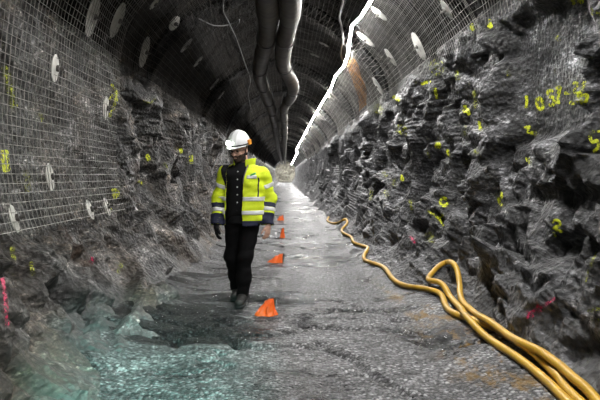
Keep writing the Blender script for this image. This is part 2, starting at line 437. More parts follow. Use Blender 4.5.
# ------------------------------------------------------------------ ray helpers
def bvh_of(Gs, ymax):
    V = []; F = []; n = 0
    for g in Gs:
        k = np.searchsorted(YS, ymax); g = g[:, 34:k] if g.shape[1] == len(YS) else g
        a, c = g.shape[:2]; I = np.arange(a * c).reshape(a, c) + n
        V.append(g.reshape(-1, 3)); F.append(np.stack([I[:-1, :-1], I[1:, :-1], I[1:, 1:], I[:-1, 1:]], -1).reshape(-1, 4)); n += a * c
    return BVHTree.FromPolygons(np.concatenate(V).tolist(), np.concatenate(F).tolist())
GF = np.stack([fxg, fyg, fz], -1)
BV_ROCK = bvh_of([G[:iR + 1], G[iL:]], 40)
BV_GROUND = bvh_of([G[:iR + 1], GF], 30)
ty = np.arange(1.0, 90, .15); tt2 = np.linspace(0, TT, 160)
t2, y2 = np.meshgrid(tt2, ty, indexing='ij')
SMOOTH = base(t2, y2, .05)
_V = SMOOTH.reshape(-1, 3); _I = np.arange(len(_V)).reshape(t2.shape)
BV_MESH = BVHTree.FromPolygons(_V.tolist(), np.stack([_I[:-1, :-1], _I[1:, :-1], _I[1:, 1:], _I[:-1, 1:]], -1).reshape(-1, 4).tolist())
def cast(bv, px, py):
    d = ray(px, py)
    h = bv.ray_cast(Vector(CAM), Vector(d))
    if h[0] is None: return None
    p = np.array(h[0]); n = np.array(h[1])
    if n @ d > 0: n = -n
    return p, n, np.linalg.norm(p - CAM)

# ------------------------------------------------------------------ wire mesh sheets
def sag(t, y, seed):
    P = np.stack([t, y, 0 * t + seed], -1)
    return .05 * fbm(P * 1.6, 2, 400 + seed) + .012 * fbm(P * 6, 2, 420)
def sheet(t0, t1, y0, y1, step, r, seed, off=.06, low=None):
    """bars both ways over the curved surface; one mesh"""
    mb = MB()
    nt = max(6, int(abs(t1 - t0) / .10)); ny = max(6, int((y1 - y0) / .12))
    wob = lambda y: (0 if low is None else low * (.5 + .5 * np.sin((y - y0) / (y1 - y0) * PI)))
    for y in np.arange(y0, y1, step):
        t = np.linspace(t0, t1, nt) ; yy = np.full(nt, y)
        if low is not None: t = t0 + (t1 - t0) * np.linspace(0, 1, nt) - (np.sign(t1 - t0)) * wob(y) * (1 - np.linspace(0, 1, nt))
        mb.tube(base(t, yy, off + sag(t, yy, seed)), r, 3)
    for t in np.arange(min(t0, t1), max(t0, t1), step):
        yy = np.linspace(y0, y1, ny); q = np.full(ny, t)
        mb.tube(base(q, yy, off + .006 + sag(q, yy, seed)), r, 3)
    return mb
ORD = ['nearest', 'second', 'third', 'fourth', 'fifth', 'sixth', 'seventh', 'eighth', 'ninth', 'tenth', 'eleventh', 'twelfth']
mb = sheet(TM + .2, TLOW, 1.8, 5.3 * KD, .075, .0033, 1, .07)
o = mb.build('wire_mesh', M_WIRE); tag(o, 'large welded wire mesh sheet covering the near left rock wall down low', 'wire mesh', 'wire mesh sheets on the rock')
k = 0
for y0 in .4 * KD + ROUND * np.arange(10):
    st = .085 if y0 < 16 else (.15 if y0 < 34 else .28); r = .0036 if y0 < 16 else (.006 if y0 < 34 else .010)
    mb = sheet(TR - .04, TM - .1, y0 + .02, y0 + ROUND + .1, st, r, 5 + k, .06, .22)
    o = mb.build('wire_mesh', M_WIRE)
    tag(o, ('nearest curved wire mesh sheet on the right vault above the dark painted rock' if k == 0 else '%s wire mesh sheet from the camera along the right vault' % ORD[k]), 'wire mesh', 'wire mesh sheets on the rock')
    if k == 2:
        rb = MB()
        for w_ in np.arange(-.9, .91, .17):                      # a slanting strip of rusted bars where water seeps out
            t = np.linspace(TR + .05, TR + 1.12 - .2 * abs(w_), 16); yy = 16.4 - 3.2 * (t - TR) / 1.1 + w_ + .05 * np.sin(t * 9)
            rb.tube(base(t, yy, .075 + sag(t, yy, 5 + k)), .0042, 4)
        for t_ in np.arange(TR + .08, TR + 1.05, .085):
            yy = 16.4 - 3.2 * (t_ - TR) / 1.1 + np.linspace(-.8, .8, 10); t = np.full(10, t_)
            rb.tube(base(t, yy, .08 + sag(t, yy, 5 + k)), .0042, 4)
        rb.build('rusted_wires', M_RUSTW, o)['label'] = 'orange rusted patch of wires'
    k += 1
k = 0
yl = [2.1 * KD + ROUND * i for i in range(10)]
for y0 in yl:
    y1 = y0 + ROUND + .1; a = y0
    if y0 < 5: a = 5.2 * KD
    st = .085 if y0 < 16 else (.15 if y0 < 34 else .28); r = .0036 if y0 < 16 else (.006 if y0 < 34 else .010)
    mb = sheet(TL + .02, TM + .1, a + .02, y1, st, r, 30 + k, .06, .2 if y0 > 7 else .05)
    o = mb.build('wire_mesh', M_WIRED)
    tag(o, '%s wire mesh sheet along the left vault, beyond the big low wall sheet' % ORD[k], 'wire mesh', 'wire mesh sheets on the rock')
    k += 1

# ------------------------------------------------------------------ rock bolts with round plates
def bolt_plate(px, py, hpx, label, nut=True):
    h = cast(BV_MESH, px, py)
    if h is None: return
    p, n, d = h
    R = max(.07, min(.22, hpx * .5 * d / FPX))
    n = n / np.linalg.norm(n)
    dr = ray(px, py); c0 = -(n @ dr); c1 = min(c0, max(.24, c0 - .42)); pe = n + dr * c0; pe /= np.linalg.norm(pe)
    n = pe * math.sqrt(1 - c1 * c1) - dr * c1                # plates sit skewed on the uneven rock
    root = empty('rock_bolt', tuple(p)); tag(root, label, 'rock bolt', 'rock bolts with round plates')
    c = n * .012
    m = MB(); m.lathe([(.001, -.004), (R, -.006), (R, 0), (R * .92, .003), (R * .45, .007), (R * .22, .012), (.02, .014), (.001, .014)], c, n, 28)
    m.build('plate', M_PLATE, root, False)
    m = MB(); m.lathe([(.001, .008), (.030, .010), (.030, .034), (.013, .036), (.013, .075), (.001, .075)], c, n, 8)
    m.build('bolt_nut', M_BOLT, root, False)
BOLTS = [
 (92, 16, 38, 'large pale round bolt plate highest on the near left mesh sheet'),
 (117, 20, 34, 'pale oval bolt plate just right of the largest left plate'),
 (54, 68, 25, 'round bolt plate alone in the middle of the near left mesh'),
 (49, 177, 26, 'round bolt plate low on the near left mesh, upright and pale'),
 (13, 219, 26, 'tilted grey bolt plate at the bottom left corner of the near mesh'),
 (89, 210, 20, 'narrow dark bolt plate on the bottom edge of the near left mesh'),
 (106, 207, 18, 'bolt plate at the lower right corner of the near left mesh, beside yellow paint'),
 (105, 108, 22, 'thin bolt plate at the right edge of near left mesh beside tall yellow mark'),
 (144, 52, 30, 'thin pale bolt plate where the left vault mesh begins, above bare rock'),
 (174, 23, 15, 'slanting bolt plate on the dark left vault, nearest of those overhead'),
 (186, 45, 17, 'slanting bolt plate on the dark left vault, second overhead'),
 (198, 61, 14, 'small slanting bolt plate on the left vault, third overhead'),
 (214, 84, 14, 'small pale bolt plate halfway down the dark left vault'),
 (221, 95, 10, 'tiny bolt plate on the left vault below the halfway plate'),
 (154, 3, 14, 'bolt plate cut by the top of the picture on the left vault'),
 (447, 9, 20, 'upper right bolt plate on the nearest right vault mesh'),
 (419, 46, 30, 'bright oval bolt plate on the lower edge of the near right vault mesh'),
 (391, 57, 20, 'thin bolt plate between two mesh sheets on the right vault'),
 (366, 39, 22, 'slanting bolt plate beside the light strip on the right vault'),
 (379, 13, 20, 'long slanting bolt plate right of the light strip near the picture top'),
 (378, 86, 20, 'thin bolt plate low on the right vault beside the rusty wires'),
 (324, 44, 10, 'brownish bolt plate on the roof between ducts and light strip'),
 (315, 55, 10, 'pale bolt plate on the roof below the brownish one'),
 (331, 97, 9, 'tiny bright bolt plate just right of the light strip, far along')]
for q in BOLTS: bolt_plate(*q)

# ------------------------------------------------------------------ light strip
SM2 = base(t2, y2, .13); _V2 = SM2.reshape(-1, 3)
BV_STRIP = BVHTree.FromPolygons(_V2.tolist(), np.stack([_I[:-1, :-1], _I[1:, :-1], _I[1:, 1:], _I[:-1, 1:]], -1).reshape(-1, 4).tolist())
spx = [(371, 0), (361, 16.5), (352, 25), (350, 38), (347.5, 56), (344, 66), (335.5, 75.5), (331, 88), (325.5, 97), (320, 106), (311, 122), (303, 137), (296, 150)]
sp_ = [cast(BV_STRIP, *q)[0] for q in spx]
y_last = sp_[-1][1]
P0 = sp_[0]
pre = [P0 + np.array([.12 * math.sin(i * 1.7), -1.2 * i, .05 * math.cos(i)]) for i in range(9, 0, -1)]
x1, z1 = sp_[-1][0], sp_[-1][2]
post = [np.array([1.32 + .06 * math.sin(i * 2.1), y_last + 3 * i, 3.78 + .04 * math.cos(i * 1.3)]) for i in range(1, 60) if y_last + 3 * i < YEND - 2]
strip = np.array(pre + sp_ + post)
S = []
for i in range(len(strip) - 1):
    n = max(2, int(np.linalg.norm(strip[i + 1] - strip[i]) / .3))
    S += [strip[i] + (strip[i + 1] - strip[i]) * u for u in np.linspace(0, 1, n, endpoint=False)]
S = np.array(S + [strip[-1]])
def half_tube(P, r, a0, a1, n):
    """open arc section swept along the strip, angles in the cross plane (x, z)"""
    a = np.linspace(a0, a1, n)
    return P[:, None] + r * np.stack([np.cos(a), 0 * a, np.sin(a)], -1)[None]
ax = -math.radians(90)                      # the strip faces down and a little towards the wall
root = empty('light_strip', tuple(strip[9])); tag(root, 'long glowing white light strip hung along the right side of the roof', 'light strip')
Sl = S - strip[9]
m = MB(); m.grid(half_tube(Sl, .021, ax - PI / 2, ax + PI / 2, 9)); m.build('light_diffuser', M_LED, root, True)
m = MB(); g = np.concatenate([half_tube(Sl, .027, ax + PI / 2 - .1, ax + 3 * PI / 2 + .1, 8), half_tube(Sl, .022, ax + 3 * PI / 2 + .1, ax + PI / 2 - .1, 8)], 1)
m.grid(g, wrap=True); m.build('backing_channel', M_CABLE, root, False)
for i in range(1, len(strip) - 1, 2):
    if strip[i][1] < 6 or strip[i][1] > 45: continue
    m = MB(); p = strip[i] - strip[9]
    m.tube([p + np.array([-.01, 0, .035]), p + np.array([.03, 0, .10]), p + np.array([.07, .0, .19])], .006, 5); m.build('hanger', M_BOLT, root)

# ------------------------------------------------------------------ ventilation ducts
def duct(pts, z, dia, label, zw):
    P = []
    for i, (px, py) in enumerate(pts):
        zz = z + zw[i % len(zw)]
        d = ray(px, py); P.append(CAM + d * ((zz - CAM[2]) / d[2]))
    P = np.array(P)
    P = np.concatenate([[P[0] + np.array([.03, -4.0, .06])], [P[0] + np.array([.0, -1.9, 0])], P, [P[-1] + np.array([-.03, 10, .03])], [np.array([P[-1][0], 115, z])]])
    Q = catmull(P, 26)
    s = np.concatenate([[0], np.cumsum(np.linalg.norm(np.diff(Q, axis=0), axis=1))])
    r = dia / 2 * (1 + .10 * vnoise(np.stack([s * 1.1, 0 * s, 0 * s], -1), 7) - .05 * np.exp(-((np.mod(s, 2.0) - 1) / .07) ** 2))
    root = empty('ventilation_duct', tuple(P[1])); tag(root, label, 'duct', 'ventilation ducts under the roof')
    o = P[1]
    m = MB(); m.tube(Q - o, r, 28, True); m.build('duct_tube', M_DUCT, root, True)
    for k in range(10):
        y = 7.4 + 2.9 * k; i = np.argmin(np.abs(Q[:, 1] - y)); p = Q[i] - o
        a = np.linspace(-.2, PI + .2, 14)
        loop = [p + np.array([math.cos(q) * -1 * (dia / 2 + .012), 0, -math.sin(q) * (dia / 2 + .012)]) for q in a]
        top = p + np.array([0, 0, 4.32 - Q[i][2]])
        m = MB(); m.tube([top] + loop + [top], .010, 5); m.build('hanger_strap', M_STRAP, root)
    return root
duct([(290, 0), (289, 22), (284.7, 41), (283, 60), (286, 71), (293, 86), (291, 98), (284.5, 107), (284, 120), (285, 138)], 3.62, .30,
     'right hand dark flexible duct with a bulging kink, hung under the roof', [0, .02, -.02, 0, .05, -.07, .02, .05, 0])
duct([(267, 0), (268, 22), (266, 41), (261, 60), (259.5, 75), (263, 86), (268.5, 101), (272, 112), (275, 127), (277, 142)], 3.62, .30,
     'left hand dark flexible duct, smoother of the pair under the roof', [0, .02, -.02, -.02, 0, .03, 0, -.02])

# ------------------------------------------------------------------ cables
def cable(pts, r, m_, label, off=.02, group=None, extra=None):
    P = [cast(BV_MESH, *q) for q in pts]; P = np.array([h[0] + h[1] * off for h in P if h])
    if extra: P = np.concatenate([P, extra])
    Q = catmull(P, 10); o = P[0].copy()
    m = MB(); m.tube(Q - o, r, 6); ob = m.build('cable', m_, None, True); ob.location = o
    return tag(ob, label, 'cable', group)
cable([(346, -14), (344, 0), (340.6, 14), (342.5, 23), (343.5, 38), (342, 52), (345, 62)], .022, M_CABLEG, 'pale cable hanging along the roof just left of the light strip', .05)
cable([(222, -6), (222, 10), (228, 22), (236, 40), (243, 60), (249, 78), (247, 92), (250, 108)], .016, M_CABLE, 'thin black cable looping down the dark left roof towards the ducts', .05)
cable([(198, 18), (212, 23), (228, 22), (238, 17), (233, 26)], .012, M_CABLE, 'short black cable lying across the left roof', .05)
h = cast(BV_MESH, 236, 108)
Pz = [h[0] + h[1] * .03]
for (px, py, k_) in ((231, 122, .985), (224, 140, .97), (216, 160, .97), (209, 178, .98)):
    q = cast(BV_MESH, px, py); Pz.append(CAM + (q[0] - CAM) * k_)
Q = catmull(Pz, 8); o0 = Q[0].copy(); m = MB(); m.tube(Q - o0, .022, 6); ob = m.build('cable', M_CABLE, None, True); ob.location = o0
tag(ob, 'black cable running down the left rock wall behind the helmet', 'cable')

# ------------------------------------------------------------------ spray paint on the rock
def ribbon(mbd, pts, w, jit=.25, smooth=True):
    P = np.array(pts, float)
    if smooth and len(P) > 2: P = catmull(P, 8)
    s = np.concatenate([[0], np.cumsum(np.linalg.norm(np.diff(P, axis=0), axis=1))])
    n = max(3, int(s[-1] / .8)); u = np.linspace(0, s[-1], n)
    Q = np.stack([np.interp(u, s, P[:, 0]), np.interp(u, s, P[:, 1])], -1)
    T = np.gradient(Q, axis=0); T /= np.linalg.norm(T, axis=1)[:, None] + 1e-9
    Nn = np.stack([-T[:, 1], T[:, 0]], -1)
    cols = np.linspace(-.5, .5, 5); V = np.full((n, 5, 3), np.nan)
    for i in range(n):
        ww = w * (1 + jit * random.uniform(-1, 1)) * (.55 if i in (0, n - 1) else 1)
        for j, c in enumerate(cols):
            q = Q[i] + Nn[i] * c * ww
            h = cast(BV_ROCK, *q)
            if h: V[i, j] = h[0] + (h[1] * .4 - ray(*q) * .6) * .010
    vid = -np.ones((n, 5), int); vs = []
    for i in range(n):
        for j in range(5):
            if not np.isnan(V[i, j, 0]): vid[i, j] = len(vs); vs.append(V[i, j])
    qs = []
    for i in range(n - 1):
        for j in range(4):
            ids = [vid[i, j], vid[i + 1, j], vid[i + 1, j + 1], vid[i, j + 1]]
            if min(ids) < 0: continue
            pts4 = [vs[a] for a in ids]
            if max(np.linalg.norm(pts4[a] - pts4[(a + 1) % 4]) for a in range(4)) > .14: continue
            qs.append(ids)
    if qs: mbd.add(np.array(vs), np.array(qs))
def mark(strokes, w, wall, m_=None, name='paint_mark', label=None):
    mb_ = MB()
    for s_ in strokes: ribbon(mb_, s_, w)
    if mb_.n:
        o = mb_.build(name, m_ or M_PY, wall, True)
        if label: o['label'] = label
# painted chainage number
num = [[(526.5, 95.5), (527, 102), (526, 108)],
       [(538, 98), (541, 99), (543.5, 104), (542, 109), (539, 108.5), (537, 102), (538.5, 98)],
       [(554, 91), (549, 91), (549, 96), (553, 97), (555, 101), (553, 105), (549, 105)],
       [(556, 88.5), (560, 87), (559, 94), (558.5, 104)],
       [(564.5, 93.5), (571, 92)],
       [(573, 84), (577, 82.5), (578, 87), (574.5, 91), (578, 94), (577, 101), (573, 103.5), (570, 101.5)],
       [(586, 81), (582, 88), (580, 97), (582, 103), (586, 101), (587, 95), (582.5, 96)]]
mark(num, 3.5, wall_right, M_PY, 'painted_number', 'yellow sprayed number 1057-36')
Z = lambda x, y, s=4: [(x - s, y - s * .5), (x, y - s), (x + s * .6, y - s * .2), (x - s * .5, y + s * .3), (x + s, y + s)]
def ring(x, y, r): return [(x + r * math.cos(a), y + r * 1.05 * math.sin(a)) for a in np.linspace(0, 5.8, 9)]
right_marks = [
 ([[(594, 131), (590, 136), (592, 142), (597, 141), (598, 147), (593, 152)], [(597, 132), (600, 131)]], 2.6, 1),
 ([[(524, 128), (531, 127)], [(527, 131), (537, 134)]], 3.0, 1), ([[(527, 157), (530, 163)], [(528, 163), (531, 160)]], 3.6, 1),
 ([[(501, 192), (502, 197), (499, 200), (502, 206)]], 2.4, 1), ([Z(557, 226, 6), [(554, 232), (556, 237)]], 2.2, 1),
 ([Z(437, 67, 4), ring(437, 67, 7)], 1.6, 0), ([[(472, 22), (473, 31)], [(469, 28), (474, 26)]], 3, 1), ([[(490, 19), (489, 29)], [(488, 26), (493, 26)]], 3, 1),
 ([[(457, 70), (458, 80)]], 3, 0), ([[(421, 84), (431, 81)]], 2.6, 1), ([[(435, 88), (437, 99)]], 2.4, 1), ([[(474, 90), (476, 108)]], 3, 0),
 ([[(464, 105), (469, 113)], [(463, 112), (468, 109)]], 3, 1), ([[(393, 96), (400, 101)]], 3, 1), ([[(391, 80), (395, 83)]], 3, 0), ([[(378, 103), (382, 111)]], 3, 0),
 ([[(508, 70), (509, 77)]], 2.5, 0), ([[(557, 36), (560, 41)]], 3.5, 0), ([[(573, -2), (574, 5)], [(578, 2), (584, 1)]], 3.5, 1), ([[(591, 8), (594, 15)], [(596, 12), (601, 15)]], 3, 0),
 ([Z(402, 130, 5), [(396, 132), (407, 128)]], 2.2, 0), ([Z(378, 110, 4)], 2.5, 0), ([[(436, 140), (440, 149)], [(435, 147), (441, 144)]], 3.2, 1), ([[(447, 149), (450, 156)]], 2.6, 1),
 ([[(466, 109), (470, 115)]], 3, 1), ([[(479, 121), (481, 131)]], 2.6, 1), ([[(474, 150), (479, 154)]], 2.6, 0), ([[(383, 172), (387, 177)]], 3, 0), ([[(401, 175), (403, 181)]], 3, 1),
 ([[(394, 178), (394, 187)]], 2.4, 0), ([[(385, 190), (388, 198)]], 3, 0), ([ring(444, 202, 3.6)], 2.2, 1), ([[(428, 211), (437, 217), (444, 226)], [(440, 218), (444, 214)]], 1.8, 1),
 ([Z(430, 238, 5)], 1.8, 0), ([[(497, 193), (499, 200)]], 2.4, 0), ([[(466, 126), (464, 136)]], 2.4, 0), ([[(372, 190), (370, 200)]], 2.6, 0),
 ([[(588, 312), (596, 309), (603, 311)], [(592, 319), (600, 320)]], 2.6, 0), ([[(597, 252), (590, 268), (586, 282)]], 2.0, 0), ([[(410, 200), (412, 210)]], 2.2, 0), ([[(426, 150), (430, 158)]], 2.4, 0)]
for s_, w_, k_ in right_marks: mark(s_, w_ * 1.25, wall_right, M_PY if k_ else M_PYT)
mark([[(527, 318), (533, 312), (540, 308), (556, 298)], [(537, 304), (541, 313)], [(527, 312), (534, 317)]], 3.2, wall_right, M_PP, 'paint_mark', 'pink spray mark')
mark([[(410, 236), (416, 243)]], 3, wall_right, M_PP, 'paint_mark', 'faint pink spray mark')
left_marks = [
 ([[(111, 84), (116, 91), (115, 103), (109, 117)], [(108, 99), (113, 95)]], 2.6, 1), ([[(114, 188), (115, 199)], [(117, 190), (116, 197)]], 4, 1), ([[(106, 213), (112, 209)]], 2.6, 1),
 ([[(147, 154), (149, 161)]], 3, 1), ([[(191, 155), (191, 164)]], 3, 1), ([[(180, 148), (182, 154)]], 3, 1), ([[(164, 163), (167, 168)]], 2.6, 0), ([[(138, 181), (143, 184)]], 2.6, 1),
 ([[(143, 101), (150, 103), (156, 98)]], 1.8, 0), ([[(4, 66), (9, 84), (14, 108)]], 6, 0), ([[(38, 114), (42, 122)]], 5, 0), ([[(3, 150), (6, 172)]], 7, 1), ([[(26, 170), (28, 192)]], 5, 0),
 ([[(12, 246), (14, 262)]], 3.5, 0), ([[(31, 262), (33, 276)]], 3, 0), ([[(122, 262), (118, 274)]], 3, 0)]
for s_, w_, k_ in left_marks: mark(s_, w_ * 1.25, wall_left, M_PY if k_ else M_PYT)
mark([[(2, 278), (5, 300), (7, 326)]], 4, wall_left, M_PP, 'paint_mark', 'pink spray streak')
mark([[(91, 257), (92, 264)]], 4, wall_left, M_PP, 'paint_mark', 'pink spray blot')

# ------------------------------------------------------------------ yellow hoses
HR = .0295
def hose(pts, label, lifts=None, tail=None):
    P = np.array(pts, float); P2 = catmull(P, 7)
    L = np.zeros(len(P)) if lifts is None else np.array(lifts, float)
    L2 = np.interp(np.linspace(0, len(P) - 1, len(P2)), np.arange(len(P)), L)
    W = []
    for (px, py), l in zip(P2, L2):
        h = cast(BV_GROUND, px, min(py, 399)) if px < 605 else None
        if py > 399 or h is None: W.append([np.nan] * 3); continue
        n = h[1] / np.linalg.norm(h[1]); n = n * .6 + np.array([0, 0, .4]) + np.array([0, 0, .2]); n /= np.linalg.norm(n)
        q = h[0] + n * (HR * .95); q[2] += l; W.append(q)
    W = np.array(W); bad = np.isnan(W[:, 0]); idx = np.arange(len(W))
    good = idx[~bad]
    for i in idx[bad]:                                     # beyond the frame: carry on along the floor
        a = good[np.argmin(np.abs(good - i))]; dirn = np.array([.0, -.12, 0]) * abs(i - a)
        W[i] = W[a] + dirn; W[i, 2] = max(float(floorz(W[i, 0], W[i, 1])), -.03) + HR
    for _ in range(6): W[1:-1] = (W[:-2] + 2 * W[1:-1] + W[2:]) / 4
    if tail is not None: W = np.concatenate([W, np.array(tail)])
    W = catmull(W, 3); o = W[0].copy()
    m = MB(); m.tube(W - o, HR, 14, True); ob = m.build('hose', M_HOSE, None, True); ob.location = o
    return tag(ob, label, 'hose', 'yellow hoses along the right wall')
far = [(329, 218), (327.5, 222), (335, 224.6), (342.5, 221.8), (346, 219.8), (347.6, 224), (342.5, 230), (342.5, 233.6), (351.5, 238), (353.6, 244), (366, 248), (368, 251),
       (363.5, 258.5), (368, 263.6), (384.5, 269), (393.5, 282), (407, 288.5), (431, 292), (442, 297), (445, 308), (453, 316), (467, 321), (484, 327.5), (502.5, 334), (521, 346), (544, 362.5), (557, 379), (570, 393), (590, 412)]
hose(far, 'yellow hose snaking from far down the tunnel along the right wall foot')
loop = [(584, 430), (559, 398), (536, 376), (514, 359), (487.5, 342), (467, 326), (462, 317), (452, 302), (442, 290.5), (429.5, 287), (431, 279), (439, 269.5), (449, 265.5), (457, 270), (460.5, 284), (462, 301), (472.5, 318),
        (487.5, 331), (514, 348), (532.5, 360), (547.5, 369), (570, 383), (596, 398), (625, 416)]
lf = [0, .0, .0, .0, 0, .05, .04, 0, .06, .05, .02, .02, .02, .02, .0, .0, .03, .06, .04, .07, .07, .03, 0, 0]
hose(loop, 'yellow hose doubled back in a raised loop near the right wall', lf)

# ------------------------------------------------------------------ orange markers
def marker(px, py, w, hgt, peak, label, seed, lean=.0, rz=0, stake=True):
    d = ray(px, py); p = CAM + d * ((0 - CAM[2]) / d[2]); z = float(floorz(p[0], p[1]))
    p = CAM + d * ((z - CAM[2]) / d[2])
    root = empty('ground_marker', (p[0], p[1], z)); tag(root, label, 'marker', 'orange markers on the tunnel floor')
    nr, na = 16, 40; r = np.linspace(0, 1, nr); a = np.linspace(0, 2 * PI, na, endpoint=False)
    rg, ag = np.meshgrid(r, a, indexing='ij')
    fold = .16 * np.sin(ag * 5 + seed) + .10 * np.sin(ag * 9 + 2 * seed) + .07 * np.sin(ag * 3 + seed * 3)
    R = rg * (1 + fold * .8) * (1 + .28 * np.cos(ag - PI))
    X = R * np.cos(ag) * w / 2 + peak * (1 - rg) ** 1.2; Y = R * np.sin(ag) * w * .38 + lean * (1 - rg)
    P = np.stack([np.cos(ag) * 2 + seed, np.sin(ag) * 2, rg * 2.5], -1)
    Zh = hgt * (1 - rg ** 1.1) + hgt * .35 * fold * np.sin(rg * PI) + hgt * .75 * fbm(P * 1.7, 3, seed) * np.sin(rg * PI) + .008
    Zh = np.maximum(Zh, .006)
    X = X + .12 * w * fbm(P * 2 + 5, 2, seed + 3) * rg; Y = Y + .1 * w * fbm(P * 2 + 9, 2, seed + 5) * rg
    top = np.stack([X, Y, Zh], -1); bot = top.copy(); bot[..., 2] = np.maximum(bot[..., 2] - .006, 0.0)
    m = MB(); m.grid(np.concatenate([top, bot[::-1]], 0), wrap=True); m.build('plastic_film', M_ORANGE, root, False)
    if stake:
        m = MB(); m.tube([(peak * .8 + .01, lean + .01, -.03), (peak * .95 + .02, lean + .01, hgt + .015)], .011, 6, True); m.build('stake', M_STAKE, root)
    return root
marker(268.5, 315, .21, .155, .045, 'nearest crumpled orange plastic marker in front of the boots', 2)
marker(277.5, 262.5, .22, .13, .085, 'second orange marker from the camera, curled tip pointing right', 5)
marker(283, 238, .11, .22, .0, 'third orange marker from the camera, small and upright', 8)
marker(281.5, 221, .22, .17, .04, 'farthest orange marker, level with the hand', 11)

# ------------------------------------------------------------------ implicit modelling for the person
class Field:
    def __init__(s, lo, hi, h):
        s.lo = np.array(lo, float); s.h = h
        s.n = np.ceil((np.array(hi) - s.lo) / h).astype(int) + 1
        s.ax = [s.lo[i] + np.arange(s.n[i]) * h for i in range(3)]
        s.F = np.full(tuple(s.n), 1.0, np.float32)
    def sub(s, lo, hi):
        sl = []
        for i in range(3):
            a = max(0, int((lo[i] - s.lo[i]) / s.h)); b = min(s.n[i], int((hi[i] - s.lo[i]) / s.h) + 2)
            sl.append(slice(a, max(a, b)))
        sl = tuple(sl)
        return sl, s.ax[0][sl[0]][:, None, None], s.ax[1][sl[1]][None, :, None], s.ax[2][sl[2]][None, None, :]
    def union(s, fn, lo, hi, k=.0):
        m = k + .02
        sl, X, Y, Z = s.sub(np.array(lo) - m, np.array(hi) + m)
        if 0 in s.F[sl].shape: return
        d = np.broadcast_to(fn(X, Y, Z), s.F[sl].shape); a = s.F[sl]
        if k > 0:
            hh = np.clip(.5 + .5 * (a - d) / k, 0, 1); s.F[sl] = a * (1 - hh) + d * hh - k * hh * (1 - hh)
        else: s.F[sl] = np.minimum(a, d)
    def cone(s, a, b, r1, r2, k=.0):
        a = np.array(a, float); b = np.array(b, float); ba = b - a; L2 = ba @ ba + 1e-12; R = max(r1, r2)
        def fn(X, Y, Z):
            t = np.clip(((X - a[0]) * ba[0] + (Y - a[1]) * ba[1] + (Z - a[2]) * ba[2]) / L2, 0, 1)
            return np.sqrt((X - a[0] - t * ba[0]) ** 2 + (Y - a[1] - t * ba[1]) ** 2 + (Z - a[2] - t * ba[2]) ** 2) - (r1 + t * (r2 - r1))
        s.union(fn, np.minimum(a, b) - R, np.maximum(a, b) + R, k)
    def chain(s, pts, k=.0):
        for p, q in zip(pts[:-1], pts[1:]): s.cone(p[:3], q[:3], p[3], q[3], k)
    def ell(s, c, r, k=.0, R=None):
        c = np.array(c, float); r = np.array(r, float); M = np.eye(3) if R is None else np.array(R).T
        def fn(X, Y, Z):
            x, y, z = X - c[0], Y - c[1], Z - c[2]
            u = [(M[i, 0] * x + M[i, 1] * y + M[i, 2] * z) / r[i] for i in range(3)]
            q = np.sqrt(u[0] ** 2 + u[1] ** 2 + u[2] ** 2)
            return (q - 1) * r.min() * (1 if r.max() < 2.2 * r.min() else .8)
        s.union(fn, c - r.max(), c + r.max(), k)
    def grids(s): return s.ax[0][:, None, None], s.ax[1][None, :, None], s.ax[2][None, None, :]

def nets(F, lo, h):
    ins = F < 0
    c = np.zeros(tuple(np.array(F.shape) - 1), np.int8)
    for a in (0, 1):
        for b in (0, 1):
            for d in (0, 1):
                c += ins[a:F.shape[0] - 1 + a, b:F.shape[1] - 1 + b, d:F.shape[2] - 1 + d]
    mask = (c > 0) & (c < 8)
    cells = np.argwhere(mask); idx = -np.ones(mask.shape, np.int64); idx[mask] = np.arange(len(cells))
    acc = np.zeros((len(cells), 3)); cnt = np.zeros(len(cells))
    cor = [(a, b, d) for a in (0, 1) for b in (0, 1) for d in (0, 1)]
    val = {q: F[cells[:, 0] + q[0], cells[:, 1] + q[1], cells[:, 2] + q[2]].astype(float) for q in cor}
    for q in cor:
        for axn in range(3):
            if q[axn]: continue
            p = list(q); p[axn] = 1; p = tuple(p)
            v0, v1 = val[q], val[p]; m = (v0 < 0) != (v1 < 0)
            t = np.where(m, v0 / np.where(m, v0 - v1, 1), 0)
            pos = np.array(q, float)[None] + np.zeros((len(cells), 3)); pos[:, axn] += t
            acc[m] += pos[m]; cnt[m] += 1
    V = np.array(lo) + (cells + acc / cnt[:, None]) * h
    Q = []
    for axn in range(3):
        o1, o2 = [(1, 2), (2, 0), (0, 1)][axn]
        s0 = [slice(None)] * 3; s1 = [slice(None)] * 3; s0[axn] = slice(0, -1); s1[axn] = slice(1, None)
        a, b = ins[tuple(s0)], ins[tuple(s1)]
        e = np.argwhere(a != b)
        ok = (e[:, o1] > 0) & (e[:, o2] > 0) & (e[:, o1] < F.shape[o1] - 1) & (e[:, o2] < F.shape[o2] - 1); e = e[ok]
        if not len(e): continue
        flip = a[e[:, 0], e[:, 1], e[:, 2]]
        def at(d1, d2):
            q = e.copy(); q[:, o1] += d1; q[:, o2] += d2; return idx[q[:, 0], q[:, 1], q[:, 2]]
        quad = np.stack([at(-1, -1), at(0, -1), at(0, 0), at(-1, 0)], -1)
        quad[~flip] = quad[~flip][:, ::-1]
        Q.append(quad)
    Q = np.concatenate(Q); Q = Q[(Q >= 0).all(1)]
    return V, Q
def from_field(name, f, m_, parent, F=None):
    V, Q = nets(f.F if F is None else F, f.lo, f.h)
    return mesh_np(name, V, Q, m_, parent, True)

